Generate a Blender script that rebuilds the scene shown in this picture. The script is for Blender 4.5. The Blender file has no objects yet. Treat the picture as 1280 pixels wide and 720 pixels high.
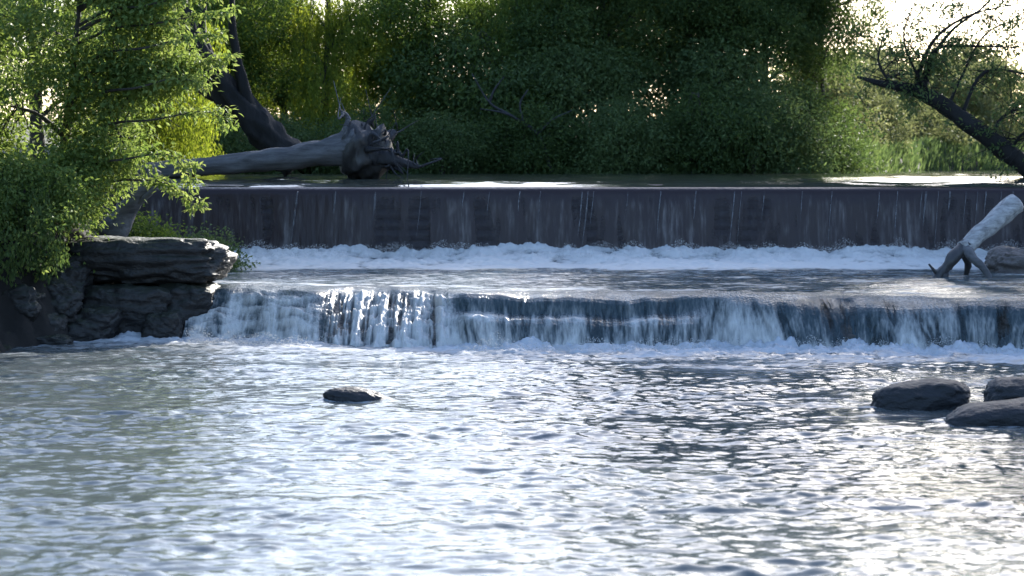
import bpy, math, random
import numpy as np
from mathutils import Vector

S = bpy.context.scene
COL = S.collection
R = math.radians

# ------------------------------------------------------------------ camera, sky, sun, exposure
H = 3.305            # eye height above the lower river
F = 2770.0           # focal length in 1280-wide pixels
HOR = 206.0          # horizon row
cam = bpy.data.cameras.new('camera')
cam.sensor_width = 36.0
cam.lens = 36.0 * F / 1280.0
cam.shift_y = -(360.0 - HOR) / 1280.0
cam.clip_start = 0.1
cam.clip_end = 3000.0
cam.dof.use_dof = True
cam.dof.focus_distance = 41.0
cam.dof.aperture_fstop = 2.0
camo = bpy.data.objects.new('camera', cam)
COL.objects.link(camo)
camo.location = (0, 0, H)
camo.rotation_euler = (R(90), 0, 0)
S.camera = camo

SUN_EL, SUN_AZ = R(26), R(24)          # azimuth from +Y towards +X (behind the weir, right bank)
world = bpy.data.worlds.new('World')
S.world = world
world.use_nodes = True
wn = world.node_tree.nodes
wl = world.node_tree.links
bg = wn['Background']
sky = wn.new('ShaderNodeTexSky')
sky.sky_type = 'NISHITA'
sky.sun_disc = False
sky.sun_elevation = SUN_EL
sky.sun_rotation = SUN_AZ
sky.air_density = 1.0
sky.dust_density = 2.3
sky.ozone_density = 3.8
wl.new(sky.outputs[0], bg.inputs[0])
bg.inputs[1].default_value = 0.15
sun = bpy.data.lights.new('sun', 'SUN')
sun.energy = 4.6
sun.angle = R(0.5)
sun.color = (1.0, 0.95, 0.87)
suno = bpy.data.objects.new('sun', sun)
COL.objects.link(suno)
SUNV = Vector((math.sin(SUN_AZ) * math.cos(SUN_EL), math.cos(SUN_AZ) * math.cos(SUN_EL), math.sin(SUN_EL)))
suno.rotation_euler = SUNV.to_track_quat('Z', 'Y').to_euler()
suno.location = (30, 30, 60)
S.view_settings.view_transform = 'Standard'
S.view_settings.look = 'None'
S.view_settings.gamma = 1.0
S.view_settings.use_curve_mapping = False
S.view_settings.exposure = 1.6
S.cycles.use_denoising = True
S.cycles.max_bounces = 6
S.cycles.transparent_max_bounces = 12
S.cycles.caustics_reflective = False
S.cycles.caustics_refractive = False

# ------------------------------------------------------------------ helpers
def P(px, py, Y):
    """world point seen at photograph pixel (px, py) at distance Y"""
    return np.array([(px - 640.0) / F * Y, Y, H - (py - HOR) / F * Y])

_perm = {}
def _table(seed):
    if seed not in _perm:
        r = np.random.RandomState(seed)
        p = r.permutation(256)
        _perm[seed] = (np.concatenate([p, p, p]), r.rand(256) * 2 - 1, r.rand(256) * 2 * np.pi)
    return _perm[seed]

def n2(x, y, seed=0):
    """gradient noise, about -0.7..0.7"""
    p, _, ang = _table(seed)
    x = np.asarray(x, float); y = np.asarray(y, float)
    xi = np.floor(x).astype(int); yi = np.floor(y).astype(int)
    xf = x - xi; yf = y - yi
    u = xf * xf * xf * (xf * (xf * 6 - 15) + 10); v = yf * yf * yf * (yf * (yf * 6 - 15) + 10)
    def g(ix, iy, dx, dy):
        a = ang[p[p[ix & 255] + (iy & 255)]]
        return np.cos(a) * dx + np.sin(a) * dy
    n00 = g(xi, yi, xf, yf); n10 = g(xi + 1, yi, xf - 1, yf)
    n01 = g(xi, yi + 1, xf, yf - 1); n11 = g(xi + 1, yi + 1, xf - 1, yf - 1)
    return (n00 * (1 - u) + n10 * u) * (1 - v) + (n01 * (1 - u) + n11 * u) * v

def f2(x, y, seed=0, octs=4, gain=0.5):
    s = 0; a = 1.0
    for o in range(octs):
        s = s + a * n2(x * 2 ** o + 17.3 * o, y * 2 ** o - 9.1 * o, seed + o)
        a *= gain
    return s

def n3(x, y, z, seed=0):
    """value noise -1..1"""
    p, val, _ = _table(seed)
    xi = np.floor(x).astype(int); yi = np.floor(y).astype(int); zi = np.floor(z).astype(int)
    xf = x - xi; yf = y - yi; zf = z - zi
    xf = xf * xf * (3 - 2 * xf); yf = yf * yf * (3 - 2 * yf); zf = zf * zf * (3 - 2 * zf)
    def h(a, b, c): return val[p[p[p[a & 255] + (b & 255)] + (c & 255)]]
    r = 0
    for i in (0, 1):
        for j in (0, 1):
            for k in (0, 1):
                r = r + h(xi + i, yi + j, zi + k) * (xf if i else 1 - xf) * (yf if j else 1 - yf) * (zf if k else 1 - zf)
    return r

def f3(q, s, seed=0, octs=4, gain=0.5):
    r = 0; a = 1.0
    for o in range(octs):
        r = r + a * n3(q[:, 0] * s * 2 ** o + 3.7 * o, q[:, 1] * s * 2 ** o, q[:, 2] * s * 2 ** o - 5.1 * o, seed + o)
        a *= gain
    return r

def sstep(a, b, x):
    t = np.clip((np.asarray(x, float) - a) / (b - a), 0, 1)
    return t * t * (3 - 2 * t)

def mesh_np(name, V, Fc, smooth=True, attrs=None):
    """V (n,3); Fc (m,k) array of equal-size faces"""
    me = bpy.data.meshes.new(name)
    V = np.ascontiguousarray(V, dtype=np.float32); Fc = np.ascontiguousarray(Fc, dtype=np.int32)
    m, k = Fc.shape
    me.vertices.add(len(V)); me.vertices.foreach_set('co', V.ravel())
    me.loops.add(m * k); me.loops.foreach_set('vertex_index', Fc.ravel())
    me.polygons.add(m)
    me.polygons.foreach_set('loop_start', np.arange(0, m * k, k, dtype=np.int32))
    me.polygons.foreach_set('loop_total', np.full(m, k, dtype=np.int32))
    me.polygons.foreach_set('use_smooth', np.full(m, smooth, dtype=bool))
    if attrs:
        for an, (dom, arr) in attrs.items():
            at = me.attributes.new(an, 'FLOAT', dom)
            at.data.foreach_set('value', np.ascontiguousarray(arr, dtype=np.float32).ravel())
    me.update(calc_edges=True)
    me.validate()
    return me

def link(name, me, mat=None, parent=None, loc=None):
    o = bpy.data.objects.new(name, me)
    COL.objects.link(o)
    if mat is not None and me is not None and len(me.materials) == 0:
        me.materials.append(mat)
    if parent is not None: o.parent = parent
    if loc is not None: o.location = loc
    return o

def tag(o, label=None, cat=None, group=None, kind=None):
    if label: o['label'] = label
    if cat: o['category'] = cat
    if group: o['group'] = group
    if kind: o['kind'] = kind
    return o

def empty(name, loc, rz=0):
    o = bpy.data.objects.new(name, None)
    o.empty_display_size = 0.3
    COL.objects.link(o)
    o.location = loc; o.rotation_euler = (0, 0, rz)
    return o

def grid_faces(nr, nc):
    i = np.arange(nr - 1)[:, None] * nc + np.arange(nc - 1)[None, :]
    i = i.ravel()
    return np.stack([i, i + 1, i + nc + 1, i + nc], 1)

class MB:
    """collects quads"""
    def __init__(s): s.v = []; s.f = []; s.n = 0
    def add(s, V, Fc):
        s.v.append(np.asarray(V, float)); s.f.append(np.asarray(Fc, int) + s.n); s.n += len(V)
    def tube(s, pts, rad, sides=8, rough=0.0, seed=0, cap=True, flute=0.0):
        sides += sides % 2
        pts = np.asarray(pts, float); rad = np.asarray(rad, float); n = len(pts)
        t = np.gradient(pts, axis=0); t /= np.linalg.norm(t, axis=1, keepdims=True) + 1e-9
        ref = np.array([0.13, 0.31, 0.94]) if abs(t[:, 2]).mean() < 0.8 else np.array([0.9, 0.3, 0.1])
        a = np.cross(t, ref); a /= np.linalg.norm(a, axis=1, keepdims=True) + 1e-9
        b = np.cross(t, a)
        th = np.linspace(0, 2 * np.pi, sides, endpoint=False)
        ring = a[:, None, :] * np.cos(th)[None, :, None] + b[:, None, :] * np.sin(th)[None, :, None]
        rr = np.repeat(rad[:, None], sides, 1)
        if rough:
            q = (pts[:, None, :] + ring * rr[:, :, None]).reshape(-1, 3)
            rr = rr * (1 + rough * f3(q, 1.2 / max(rad.mean(), 0.02) * 0.6, seed, 3).reshape(n, sides))
        if flute:
            ss = np.arange(n)[:, None] * 0.16 + 0 * th[None, :]; tt = th[None, :] / (2 * np.pi) + 0.02 * np.arange(n)[:, None]
            k = 5 + seed % 3
            rr = rr * (1 + flute * (np.abs(np.sin(np.pi * k * tt + 1.5 * n2(ss, 0 * tt, seed % 90))) - .6) + flute * 1.2 * n2(np.cos(th)[None, :] * 2.2 + ss * .7, np.sin(th)[None, :] * 2.2 + ss, seed % 80))
        V = (pts[:, None, :] + ring * rr[:, :, None]).reshape(-1, 3)
        i = np.arange(n - 1)[:, None] * sides; j = np.arange(sides)[None, :]; jn = (j + 1) % sides
        Fq = np.stack([i + j, i + jn, i + sides + jn, i + sides + j], -1).reshape(-1, 4)
        if cap:
            V = np.vstack([V, pts[:1], pts[-1:]])
            c0 = n * sides; c1 = c0 + 1
            f0 = np.stack([np.full(sides // 2, c0), (np.arange(0, sides, 2) + 2) % sides, np.arange(0, sides, 2) + 1, np.arange(0, sides, 2)], 1)
            o = (n - 1) * sides
            f1 = np.stack([np.full(sides // 2, c1), o + np.arange(0, sides, 2), o + np.arange(0, sides, 2) + 1, o + (np.arange(0, sides, 2) + 2) % sides], 1)
            Fq = np.vstack([Fq, f0, f1])
        s.add(V, Fq)
    def build(s, name, mat, parent=None, smooth=True, loc=None):
        return link(name, mesh_np(name, np.vstack(s.v), np.vstack(s.f), smooth), mat, parent, loc)

def spline(pts, n):
    """Catmull-Rom through the points"""
    p = np.asarray(pts, float); k = len(p)
    p = np.vstack([2 * p[0] - p[1], p, 2 * p[-1] - p[-2]])
    t = np.linspace(0, k - 1 - 1e-6, n); i = t.astype(int); u = (t - i)[:, None]
    a, b, c, d = p[i], p[i + 1], p[i + 2], p[i + 3]
    return 0.5 * (2 * b + (c - a) * u + (2 * a - 5 * b + 4 * c - d) * u ** 2 + (3 * b - a - 3 * c + d) * u ** 3)

# ------------------------------------------------------------------ materials
def new_mat(name):
    m = bpy.data.materials.new(name); m.use_nodes = True
    nt = m.node_tree
    return m, nt, nt.nodes, nt.links, nt.nodes['Principled BSDF']

def nd(ns, t, **kw):
    n = ns.new(t)
    for k, v in kw.items(): setattr(n, k, v)
    return n

def ramp(ns, stops, interp='LINEAR'):
    r = ns.new('ShaderNodeValToRGB'); r.color_ramp.interpolation = interp
    e = r.color_ramp.elements
    while len(e) < len(stops): e.new(0.5)
    for el, (p, c) in zip(e, stops):
        el.position = p; el.color = c if len(c) == 4 else (*c, 1)
    return r

def coords(ns, ls, scale=(1, 1, 1), kind='Object'):
    tc = ns.new('ShaderNodeTexCoord'); mp = ns.new('ShaderNodeMapping')
    mp.inputs['Scale'].default_value = scale
    ls.new(tc.outputs[kind], mp.inputs['Vector'])
    return mp.outputs[0]

def water_mat(name, deep, foamc, rough=0.05, bump=0.25, bscale=(9, 14, 14), brk=(7, 12, 12), brkamt=0.55, alpha=False, spec=0.5, lo=0.12, hi=0.88):
    m, nt, ns, ls, b = new_mat(name)
    at = nd(ns, 'ShaderNodeAttribute', attribute_name='foam')
    n1 = nd(ns, 'ShaderNodeTexNoise'); n1.inputs['Scale'].default_value = 1; n1.inputs['Detail'].default_value = 5
    n1.inputs['Roughness'].default_value = 0.65
    ls.new(coords(ns, ls, brk), n1.inputs['Vector'])
    s1 = nd(ns, 'ShaderNodeMath', operation='SUBTRACT'); ls.new(n1.outputs[0], s1.inputs[0]); s1.inputs[1].default_value = 0.5
    s2 = nd(ns, 'ShaderNodeMath', operation='MULTIPLY_ADD'); ls.new(s1.outputs[0], s2.inputs[0]); s2.inputs[1].default_value = brkamt * 2; ls.new(at.outputs['Fac'], s2.inputs[2])
    mr = nd(ns, 'ShaderNodeMapRange', interpolation_type='SMOOTHSTEP')
    mr.inputs['From Min'].default_value = lo; mr.inputs['From Max'].default_value = hi
    ls.new(s2.outputs[0], mr.inputs[0])
    mx = nd(ns, 'ShaderNodeMix', data_type='RGBA'); ls.new(mr.outputs[0], mx.inputs[0])
    mx.inputs[6].default_value = (*deep, 1); mx.inputs[7].default_value = (*foamc, 1)
    ls.new(mx.outputs[2], b.inputs['Base Color'])
    rr = nd(ns, 'ShaderNodeMapRange'); rr.inputs['To Min'].default_value = rough; rr.inputs['To Max'].default_value = 0.75
    ls.new(mr.outputs[0], rr.inputs[0]); ls.new(rr.outputs[0], b.inputs['Roughness'])
    b.inputs['IOR'].default_value = 1.33
    b.inputs['Specular IOR Level'].default_value = spec
    n2_ = nd(ns, 'ShaderNodeTexNoise'); n2_.inputs['Scale'].default_value = 1; n2_.inputs['Detail'].default_value = 3
    ls.new(coords(ns, ls, bscale), n2_.inputs['Vector'])
    bp = nd(ns, 'ShaderNodeBump'); bp.inputs['Strength'].default_value = bump; bp.inputs['Distance'].default_value = 0.05
    ls.new(n2_.outputs[0], bp.inputs['Height']); ls.new(bp.outputs[0], b.inputs['Normal'])
    if alpha:
        a2 = nd(ns, 'ShaderNodeAttribute', attribute_name='cover')
        ls.new(a2.outputs['Fac'], b.inputs['Alpha'])
    return m

def rock_mat(name, c0, c1, c2=None, moss=None, rough=0.5, scale=3.0, bump=0.5):
    m, nt, ns, ls, b = new_mat(name)
    co = coords(ns, ls, (scale, scale, scale * 1.8))
    n1 = nd(ns, 'ShaderNodeTexNoise'); n1.inputs['Scale'].default_value = 1; n1.inputs['Detail'].default_value = 8; n1.inputs['Roughness'].default_value = 0.65
    ls.new(co, n1.inputs['Vector'])
    st = [(0.25, c0), (0.55, c1)] + ([(0.78, c2)] if c2 else [])
    r = ramp(ns, st); ls.new(n1.outputs[0], r.inputs[0])
    out = r.outputs[0]
    if moss:
        ge = nd(ns, 'ShaderNodeNewGeometry'); sp = nd(ns, 'ShaderNodeSeparateXYZ'); ls.new(ge.outputs['Normal'], sp.inputs[0])
        nm = nd(ns, 'ShaderNodeTexNoise'); nm.inputs['Scale'].default_value = 5; nm.inputs['Detail'].default_value = 5
        ls.new(coords(ns, ls), nm.inputs['Vector'])
        ad = nd(ns, 'ShaderNodeMath', operation='ADD'); ls.new(sp.outputs[2], ad.inputs[0]); ls.new(nm.outputs[0], ad.inputs[1])
        mr = nd(ns, 'ShaderNodeMapRange'); mr.inputs['From Min'].default_value = 0.85; mr.inputs['From Max'].default_value = 1.5; ls.new(ad.outputs[0], mr.inputs[0])
        mx = nd(ns, 'ShaderNodeMix', data_type='RGBA'); ls.new(mr.outputs[0], mx.inputs[0]); ls.new(out, mx.inputs[6]); mx.inputs[7].default_value = (*moss, 1)
        out = mx.outputs[2]
    ls.new(out, b.inputs['Base Color'])
    b.inputs['Roughness'].default_value = rough
    n2_ = nd(ns, 'ShaderNodeTexNoise'); n2_.inputs['Scale'].default_value = 5; n2_.inputs['Detail'].default_value = 8
    ls.new(co, n2_.inputs['Vector'])
    bp = nd(ns, 'ShaderNodeBump'); bp.inputs['Strength'].default_value = bump; bp.inputs['Distance'].default_value = 0.06
    ls.new(n2_.outputs[0], bp.inputs['Height']); ls.new(bp.outputs[0], b.inputs['Normal'])
    return m

def bark_mat(name, c0, c1, scale=6.0, stretch=0.15, rough=0.85, bump=0.8, axis='z'):
    m, nt, ns, ls, b = new_mat(name)
    sc = {'z': (scale, scale, scale * stretch), 'x': (scale * stretch, scale, scale)}[axis]
    n1 = nd(ns, 'ShaderNodeTexNoise'); n1.inputs['Scale'].default_value = 1; n1.inputs['Detail'].default_value = 8; n1.inputs['Roughness'].default_value = 0.7
    ls.new(coords(ns, ls, sc), n1.inputs['Vector'])
    r = ramp(ns, [(0.3, c0), (0.7, c1)]); ls.new(n1.outputs[0], r.inputs[0]); ls.new(r.outputs[0], b.inputs['Base Color'])
    b.inputs['Roughness'].default_value = rough
    bp = nd(ns, 'ShaderNodeBump'); bp.inputs['Strength'].default_value = bump; bp.inputs['Distance'].default_value = 0.04
    ls.new(n1.outputs[0], bp.inputs['Height']); ls.new(bp.outputs[0], b.inputs['Normal'])
    return m

def leaf_mat(name, dark, mid, light, trans=0.45, rough=0.62):
    m, nt, ns, ls, b = new_mat(name)
    at = nd(ns, 'ShaderNodeAttribute', attribute_name='tint')
    r = ramp(ns, [(0.0, dark), (0.5, mid), (1.0, light)]); ls.new(at.outputs['Fac'], r.inputs[0])
    ls.new(r.outputs[0], b.inputs['Base Color']); b.inputs['Roughness'].default_value = rough; b.inputs['Specular IOR Level'].default_value = 0.22
    tr = nd(ns, 'ShaderNodeBsdfTranslucent')
    hs = nd(ns, 'ShaderNodeHueSaturation'); hs.inputs['Hue'].default_value = 0.485; hs.inputs['Saturation'].default_value = 1.1; hs.inputs['Value'].default_value = 1.5
    ls.new(r.outputs[0], hs.inputs['Color']); ls.new(hs.outputs[0], tr.inputs[0])
    mx = nd(ns, 'ShaderNodeMixShader'); mx.inputs[0].default_value = trans
    ls.new(b.outputs[0], mx.inputs[1]); ls.new(tr.outputs[0], mx.inputs[2])
    ls.new(mx.outputs[0], ns['Material Output'].inputs[0])
    return m

M = {}
FOAM = (0.57, 0.56, 0.54)
M['river'] = water_mat('river_water', (0.075, 0.090, 0.094), (0.46, 0.48, 0.51), rough=0.05, bump=0.12, bscale=(8, 15, 15), brk=(3.0, 7.0, 7), brkamt=0.6)
M['pool'] = water_mat('pool_water', (0.05, 0.075, 0.085), FOAM, rough=0.07, bump=0.35, bscale=(7, 12, 12), brk=(3.5, 8, 8), brkamt=0.5)
M['upper'] = water_mat('still_water', (0.05, 0.055, 0.045), FOAM, rough=0.06, bump=0.12, bscale=(2, 4, 4), brkamt=0.0)
M['fall'] = water_mat('falling_water', (0.035, 0.055, 0.065), FOAM, rough=0.12, bump=0.6, bscale=(30, 30, 3.0), brk=(26, 14, 2.6), brkamt=0.42, alpha=True, lo=-0.05, hi=1.1)
M['film'] = water_mat('film_water', (0.038, 0.027, 0.029), (0.38, 0.35, 0.34), rough=0.28, bump=0.3, bscale=(12, 12, 1.4), brk=(14, 14, 1.2), brkamt=0.30, alpha=True, spec=0.35)
M['trickle'] = water_mat('trickle_water', (0.10, 0.095, 0.10), (0.30, 0.295, 0.31), rough=0.2, bump=0.3, brk=(30, 30, 6), brkamt=0.5, alpha=True)
M['foam'] = water_mat('spray_foam', FOAM, FOAM, rough=0.6, bump=0.2)
M['weir'] = rock_mat('weir_stone', (0.022, 0.020, 0.026), (0.040, 0.036, 0.046), (0.06, 0.055, 0.06), rough=0.4, scale=2.0, bump=0.5)
M['ledge'] = rock_mat('ledge_rock', (0.018, 0.016, 0.014), (0.05, 0.040, 0.032), (0.10, 0.075, 0.055), rough=0.3, scale=2.5, bump=0.7)
M['boulder'] = rock_mat('boulder_rock', (0.005, 0.005, 0.005), (0.014, 0.013, 0.013), (0.032, 0.031, 0.032), moss=(0.024, 0.028, 0.018), rough=0.6, scale=1.6, bump=0.8)
M['wetrock'] = rock_mat('wet_rock', (0.004, 0.005, 0.006), (0.010, 0.011, 0.014), (0.020, 0.020, 0.025), rough=0.62, scale=3, bump=0.5)
M['brownrock'] = rock_mat('brown_rock', (0.05, 0.04, 0.04), (0.12, 0.10, 0.09), (0.2, 0.17, 0.16), rough=0.5, scale=3, bump=0.6)
M['ground'] = rock_mat('ground_soil', (0.02, 0.022, 0.012), (0.05, 0.055, 0.025), (0.07, 0.085, 0.03), rough=0.95, scale=0.6, bump=0.6)
def soil_shade_on_slopes(m):  # steep banks: dark soil, blackened further to stand for the bush shade
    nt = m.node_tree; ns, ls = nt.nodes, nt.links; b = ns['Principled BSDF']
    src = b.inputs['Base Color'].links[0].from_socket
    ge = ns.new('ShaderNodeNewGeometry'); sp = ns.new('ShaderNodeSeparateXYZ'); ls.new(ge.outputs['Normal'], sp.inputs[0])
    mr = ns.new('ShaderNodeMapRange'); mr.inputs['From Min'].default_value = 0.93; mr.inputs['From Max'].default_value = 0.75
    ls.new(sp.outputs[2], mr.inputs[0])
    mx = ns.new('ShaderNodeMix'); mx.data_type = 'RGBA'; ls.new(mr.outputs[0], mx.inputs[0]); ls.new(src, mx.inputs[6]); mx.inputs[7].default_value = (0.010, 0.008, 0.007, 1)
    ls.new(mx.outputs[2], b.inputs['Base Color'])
soil_shade_on_slopes(M['ground'])
M['bark'] = bark_mat('bark', (0.018, 0.015, 0.013), (0.075, 0.065, 0.055))
M['darkbark'] = bark_mat('dark_bark', (0.005, 0.0045, 0.005), (0.018, 0.016, 0.016))
M['drift'] = bark_mat('driftwood', (0.045, 0.042, 0.045), (0.16, 0.155, 0.16), scale=9, stretch=0.12, axis='x', bump=0.7)
M['paledrift'] = bark_mat('pale_driftwood', (0.14, 0.13, 0.13), (0.58, 0.55, 0.53), scale=12, stretch=0.3, axis='x', bump=0.5)
M['wetwood'] = bark_mat('wet_wood', (0.015, 0.014, 0.014), (0.06, 0.055, 0.055), rough=0.45)
M['cutwood'] = bark_mat('cut_wood', (0.35, 0.32, 0.30), (0.65, 0.62, 0.60), scale=20, stretch=1)
M['deadgrey'] = bark_mat('dead_wood', (0.018, 0.017, 0.02), (0.06, 0.058, 0.066), scale=8, stretch=0.2)
M['leaf_bush'] = leaf_mat('leaf_light', (0.065, 0.115, 0.026), (0.13, 0.19, 0.05), (0.22, 0.27, 0.09))
M['leaf_backlit'] = leaf_mat('leaf_backlit_yellow', (0.09, 0.13, 0.02), (0.15, 0.20, 0.032), (0.25, 0.28, 0.055), trans=0.58)  # backlight put into a lighter, yellower leaf colour
M['leaf_mid'] = leaf_mat('leaf_mid_green', (0.045, 0.08, 0.018), (0.08, 0.13, 0.028), (0.14, 0.19, 0.045), trans=0.5)
M['leaf_shade'] = leaf_mat('leaf_shade_green', (0.036, 0.066, 0.022), (0.064, 0.105, 0.032), (0.11, 0.155, 0.045), trans=0.4)  # shade of the mid-river trees put into a darker leaf colour
M['leaf_grey'] = leaf_mat('leaf_grey_green', (0.055, 0.092, 0.034), (0.085, 0.130, 0.048), (0.13, 0.18, 0.065), trans=0.4)
M['leaf_haze'] = leaf_mat('leaf_haze_green', (0.08, 0.10, 0.04), (0.13, 0.15, 0.065), (0.20, 0.21, 0.10), trans=0.4)  # leaf colour paled to stand in for distance haze

# ------------------------------------------------------------------ terrain
ZM, ZC = 0.95, 2.73            # middle pool and weir crest levels
def bank_left(y):
    return np.interp(y, [-60, 20, 36, 39, 41, 44, 47, 53, 60, 70, 78, 90, 700], [-14, -12, -11.2, -9.3, -8.3, -7.6, -8.4, -9.6, -10.6, -11.0, -12, -16, -20]) + 0.35 * n2(y * 0.5, y * 0 + 3.1, 5)
def bank_right(y):
    return np.interp(y, [-60, 20, 40, 53, 60, 75, 95, 130, 150, 700], [15, 14, 13, 14.2, 15, 16.5, 22, 40, 50, 50])
def bank_far(x):
    return np.interp(x, [-40, -10, 0, 8, 13, 17, 22, 30, 50], [78, 79, 80, 81, 86, 100, 118, 130, 132]) + 1.2 * n2(x * 0.3, x * 0 + 1.7, 6)
def bed(y):
    return np.interp(y, [-60, 36, 41.8, 43.4, 52.9, 53.1, 140], [-0.8, -0.8, -0.6, 0.25, 0.25, 1.9, 1.9])
def terrain_h(x, y):
    inl = x - bank_left(y); inr = bank_right(y) - x; inf = (bank_far(x) - y) * 0.6
    d = np.minimum(np.minimum(inl, inr), inf)           # >0 in the river
    top = np.interp(y, [-60, 36, 46, 53, 60, 80, 200, 700], [1.6, 1.7, 2.3, 3.1, 3.4, 3.5, 5.0, 12]) + 0.5 * f2(x * 0.12, y * 0.12, 7) + 0.12 * f2(x * 0.8, y * 0.8, 8)
    top = top + 0.35 * f2(x * 0.6, y * 0.6, 14) * sstep(5, 1, -d)
    d = d + 0.5 * f2(x * 0.7, y * 0.7, 15, 4, .6) * (y < 60)
    top = top + np.clip(-d - 3, 0, 40) * 0.05
    w = sstep(-1.3, 0.5, d)
    return top * (1 - w) + bed(y) * w + (0.05 * f2(x * 1.5, y * 1.5, 9) + 0.16 * f2(x * 1.8, y * 1.8, 10, 4, .65)) * (1 - w) * (w + .25)

def axis(segs):
    out = []
    for a, b, s in segs: out.append(np.arange(a, b, s))
    return np.unique(np.concatenate(out + [np.array([segs[-1][1]])]))
gx = axis([(-700, -60, 20), (-60, -20, 2), (-20, -12, 0.3), (-12, -6, 0.1), (-6, -5, 0.3), (-5, 12, 1.0), (12, 45, 0.4), (45, 60, 2), (60, 700, 20)])
gy = axis([(-200, 0, 10), (0, 30, 2), (30, 38, 0.3), (38, 46, 0.1), (46, 62, 0.3), (62, 76, 1), (76, 90, 0.4), (90, 140, 0.7), (140, 900, 20)])
X, Y = np.meshgrid(gx, gy)
V = np.stack([X, Y, terrain_h(X, Y)], -1).reshape(-1, 3)
tag(link('ground', mesh_np('ground', V, grid_faces(len(gy), len(gx))), M['ground']), kind='structure')

# ------------------------------------------------------------------ cascade geometry (shared by the water meshes)
def lip_y(x):
    return np.interp(x, [-7, -5.2, -3.4, -1.2, 3.3, 5.2, 9.0, 13], [43.2, 42.8, 41.7, 40.7, 40.35, 40.2, 39.3, 38.7]) + 0.55 * n2(x * 0.5, x * 0 + 2.2, 21) + 0.12 * n2(x * 2.1, x * 0 + 0.3, 22) + 0.9 * sstep(-3.9, -3.0, x) * (1 - sstep(-1.6, -0.8, x))

# lower river
lx = axis([(-40, -10, 1.0), (-10, 10.4, 0.036), (10.4, 40, 1.0)])
ly = axis([(-60, 16, 1.5), (16, 30, 0.042), (30, 42.9, 0.045)])
X, Y = np.meshgrid(lx, ly)
dist = lip_y(X) - 0.6 - Y                      # metres downstream of the foot of the fall
boil = np.exp(-np.clip(dist, 0, 99) / 0.9)
h = 0.035 * n2(X * 0.55 + 0.6 * n2(X * .2, Y * .2, 33), Y * 0.95, 30) + 0.030 * n2(X * 0.8, Y * 1.9, 31) + 0.032 * n2(X * 1.7 + Y * 0.3, Y * 4.0, 32) + 0.025 * n2(X * 3.8 - Y * .6, Y * 7.6, 34) + 0.009 * n2(X * 7.5, Y * 12, 29)
calm = 0.95 + 1.1 * f2(X * 0.22, Y * 0.5, 35, 3)
h = h * np.clip(calm, 0.35, 1.6)
h = h + boil * (0.08 + 0.20 * f2(X * 1.6, Y * 2.0, 36, 6, .68) + 0.14 * np.abs(f2(X * 4, Y * 4, 39, 3, .6)))
foam = 0.95 * np.exp(-np.clip(dist, 0, 99) / 1.3) + 0.20 * np.exp(-np.clip(dist, 0, 99) / 8.0)
foam = foam + 0.34 * f2(X * 0.35, Y * 0.9, 37, 4, 0.6) + 0.10 * f2(X * 1.4, Y * 5.0, 38, 3)  # foam streaks, thickened to carry pale sky reflection in the colour
for rx, ry, ra, rb_ in ((-2.2, 31.2, .42, .25), (5.55, 30.2, .66, .4), (6.32, 28.5, .78, .45), (6.98, 30.0, .6, .4)):
    e = np.sqrt(((X - rx) / ra) ** 2 + ((Y - ry) / rb_) ** 2)
    ring = np.exp(-((e - 1.05) / .16) ** 2)
    wake = np.exp(-((np.abs(X - rx) - ra * (1.0 + .25 * (ry - Y))) / .14) ** 2) * sstep(ry + .2, ry - .1, Y) * np.exp(-np.clip(ry - Y, 0, 9) / 1.1)
    foam = foam + (0.42 * ring + 0.30 * wake) * (0.7 + 1.2 * n2(X * 5, Y * 6, 28))
    h = h + 0.02 * ring * (Y > ry) + 0.018 * wake
foam = np.clip(foam + 0.04, 0, 1)
V = np.stack([X, Y, h], -1).reshape(-1, 3)
tag(link('river', mesh_np('river', V, grid_faces(len(ly), len(lx)), True, {'foam': ('POINT', foam)}), M['river']),
    'rippled pale lower river flowing towards the viewer', kind='structure')

# middle pool, from the weir foot to just above the lip
nv = 200; ux = axis([(-13, -10, 0.3), (-10, 10.8, 0.04), (10.8, 16, 0.3)])
lipv = lip_y(ux); t = np.linspace(0, 1, nv) ** 1.1
Y = lipv[None, :] + 0.55 + (52.95 - lipv[None, :] - 0.55) * t[:, None]
X = np.repeat(ux[None, :], nv, 0)
dw = 52.7 - Y                                   # metres from the weir wall
front = 3.9 + 0.7 * n2(X * 0.35, X * 0, 41) + 0.3 * n2(X * 1.3, X * 0, 42)
m = 1 - sstep(0.0, 1.0, dw / front)
lump = f2(X * 1.1, Y * 1.0, 43, 6, 0.68) - 0.5 * np.abs(f2(X * 2.3, Y * 2.6, 49, 4, .6))
spike = np.abs(f2(X * 3.2, Y * 3.0, 44, 3))
edge_in = sstep(0.0, 0.5, Y - lipv[None, :] - 0.55)
h = ZM + (m ** 1.3) * (0.34 + 0.22 * n2(X * 0.45, Y * .3, 40) + 0.16 * lump + 0.09 * spike) + (0.035 * n2(X * 0.8, Y * 1.5, 45) + 0.022 * n2(X * 2.1, Y * 3.4, 46) + 0.010 * n2(X * 5, Y * 7, 47)) * (1 - m) * edge_in
foam = np.clip((1.0 + 0.9 * lump) * sstep(0.02, 0.25, m) + (0.20 + 0.42 * f2(X * 0.5, Y * 1.2, 48, 4, 0.6) + 0.22 * np.exp(-np.clip(Y - lipv[None, :] - .5, 0, 9) / 0.9)) * (1 - m), 0, 1)  # lump term darkens the foam hollows: shade put into the colour
V = np.stack([X, Y, h], -1).reshape(-1, 3)
tag(link('pool', mesh_np('pool', V, grid_faces(nv, len(ux)), True, {'foam': ('POINT', foam)}), M['pool']),
    'foaming pool between the weir and the rock ledge', kind='structure')

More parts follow.
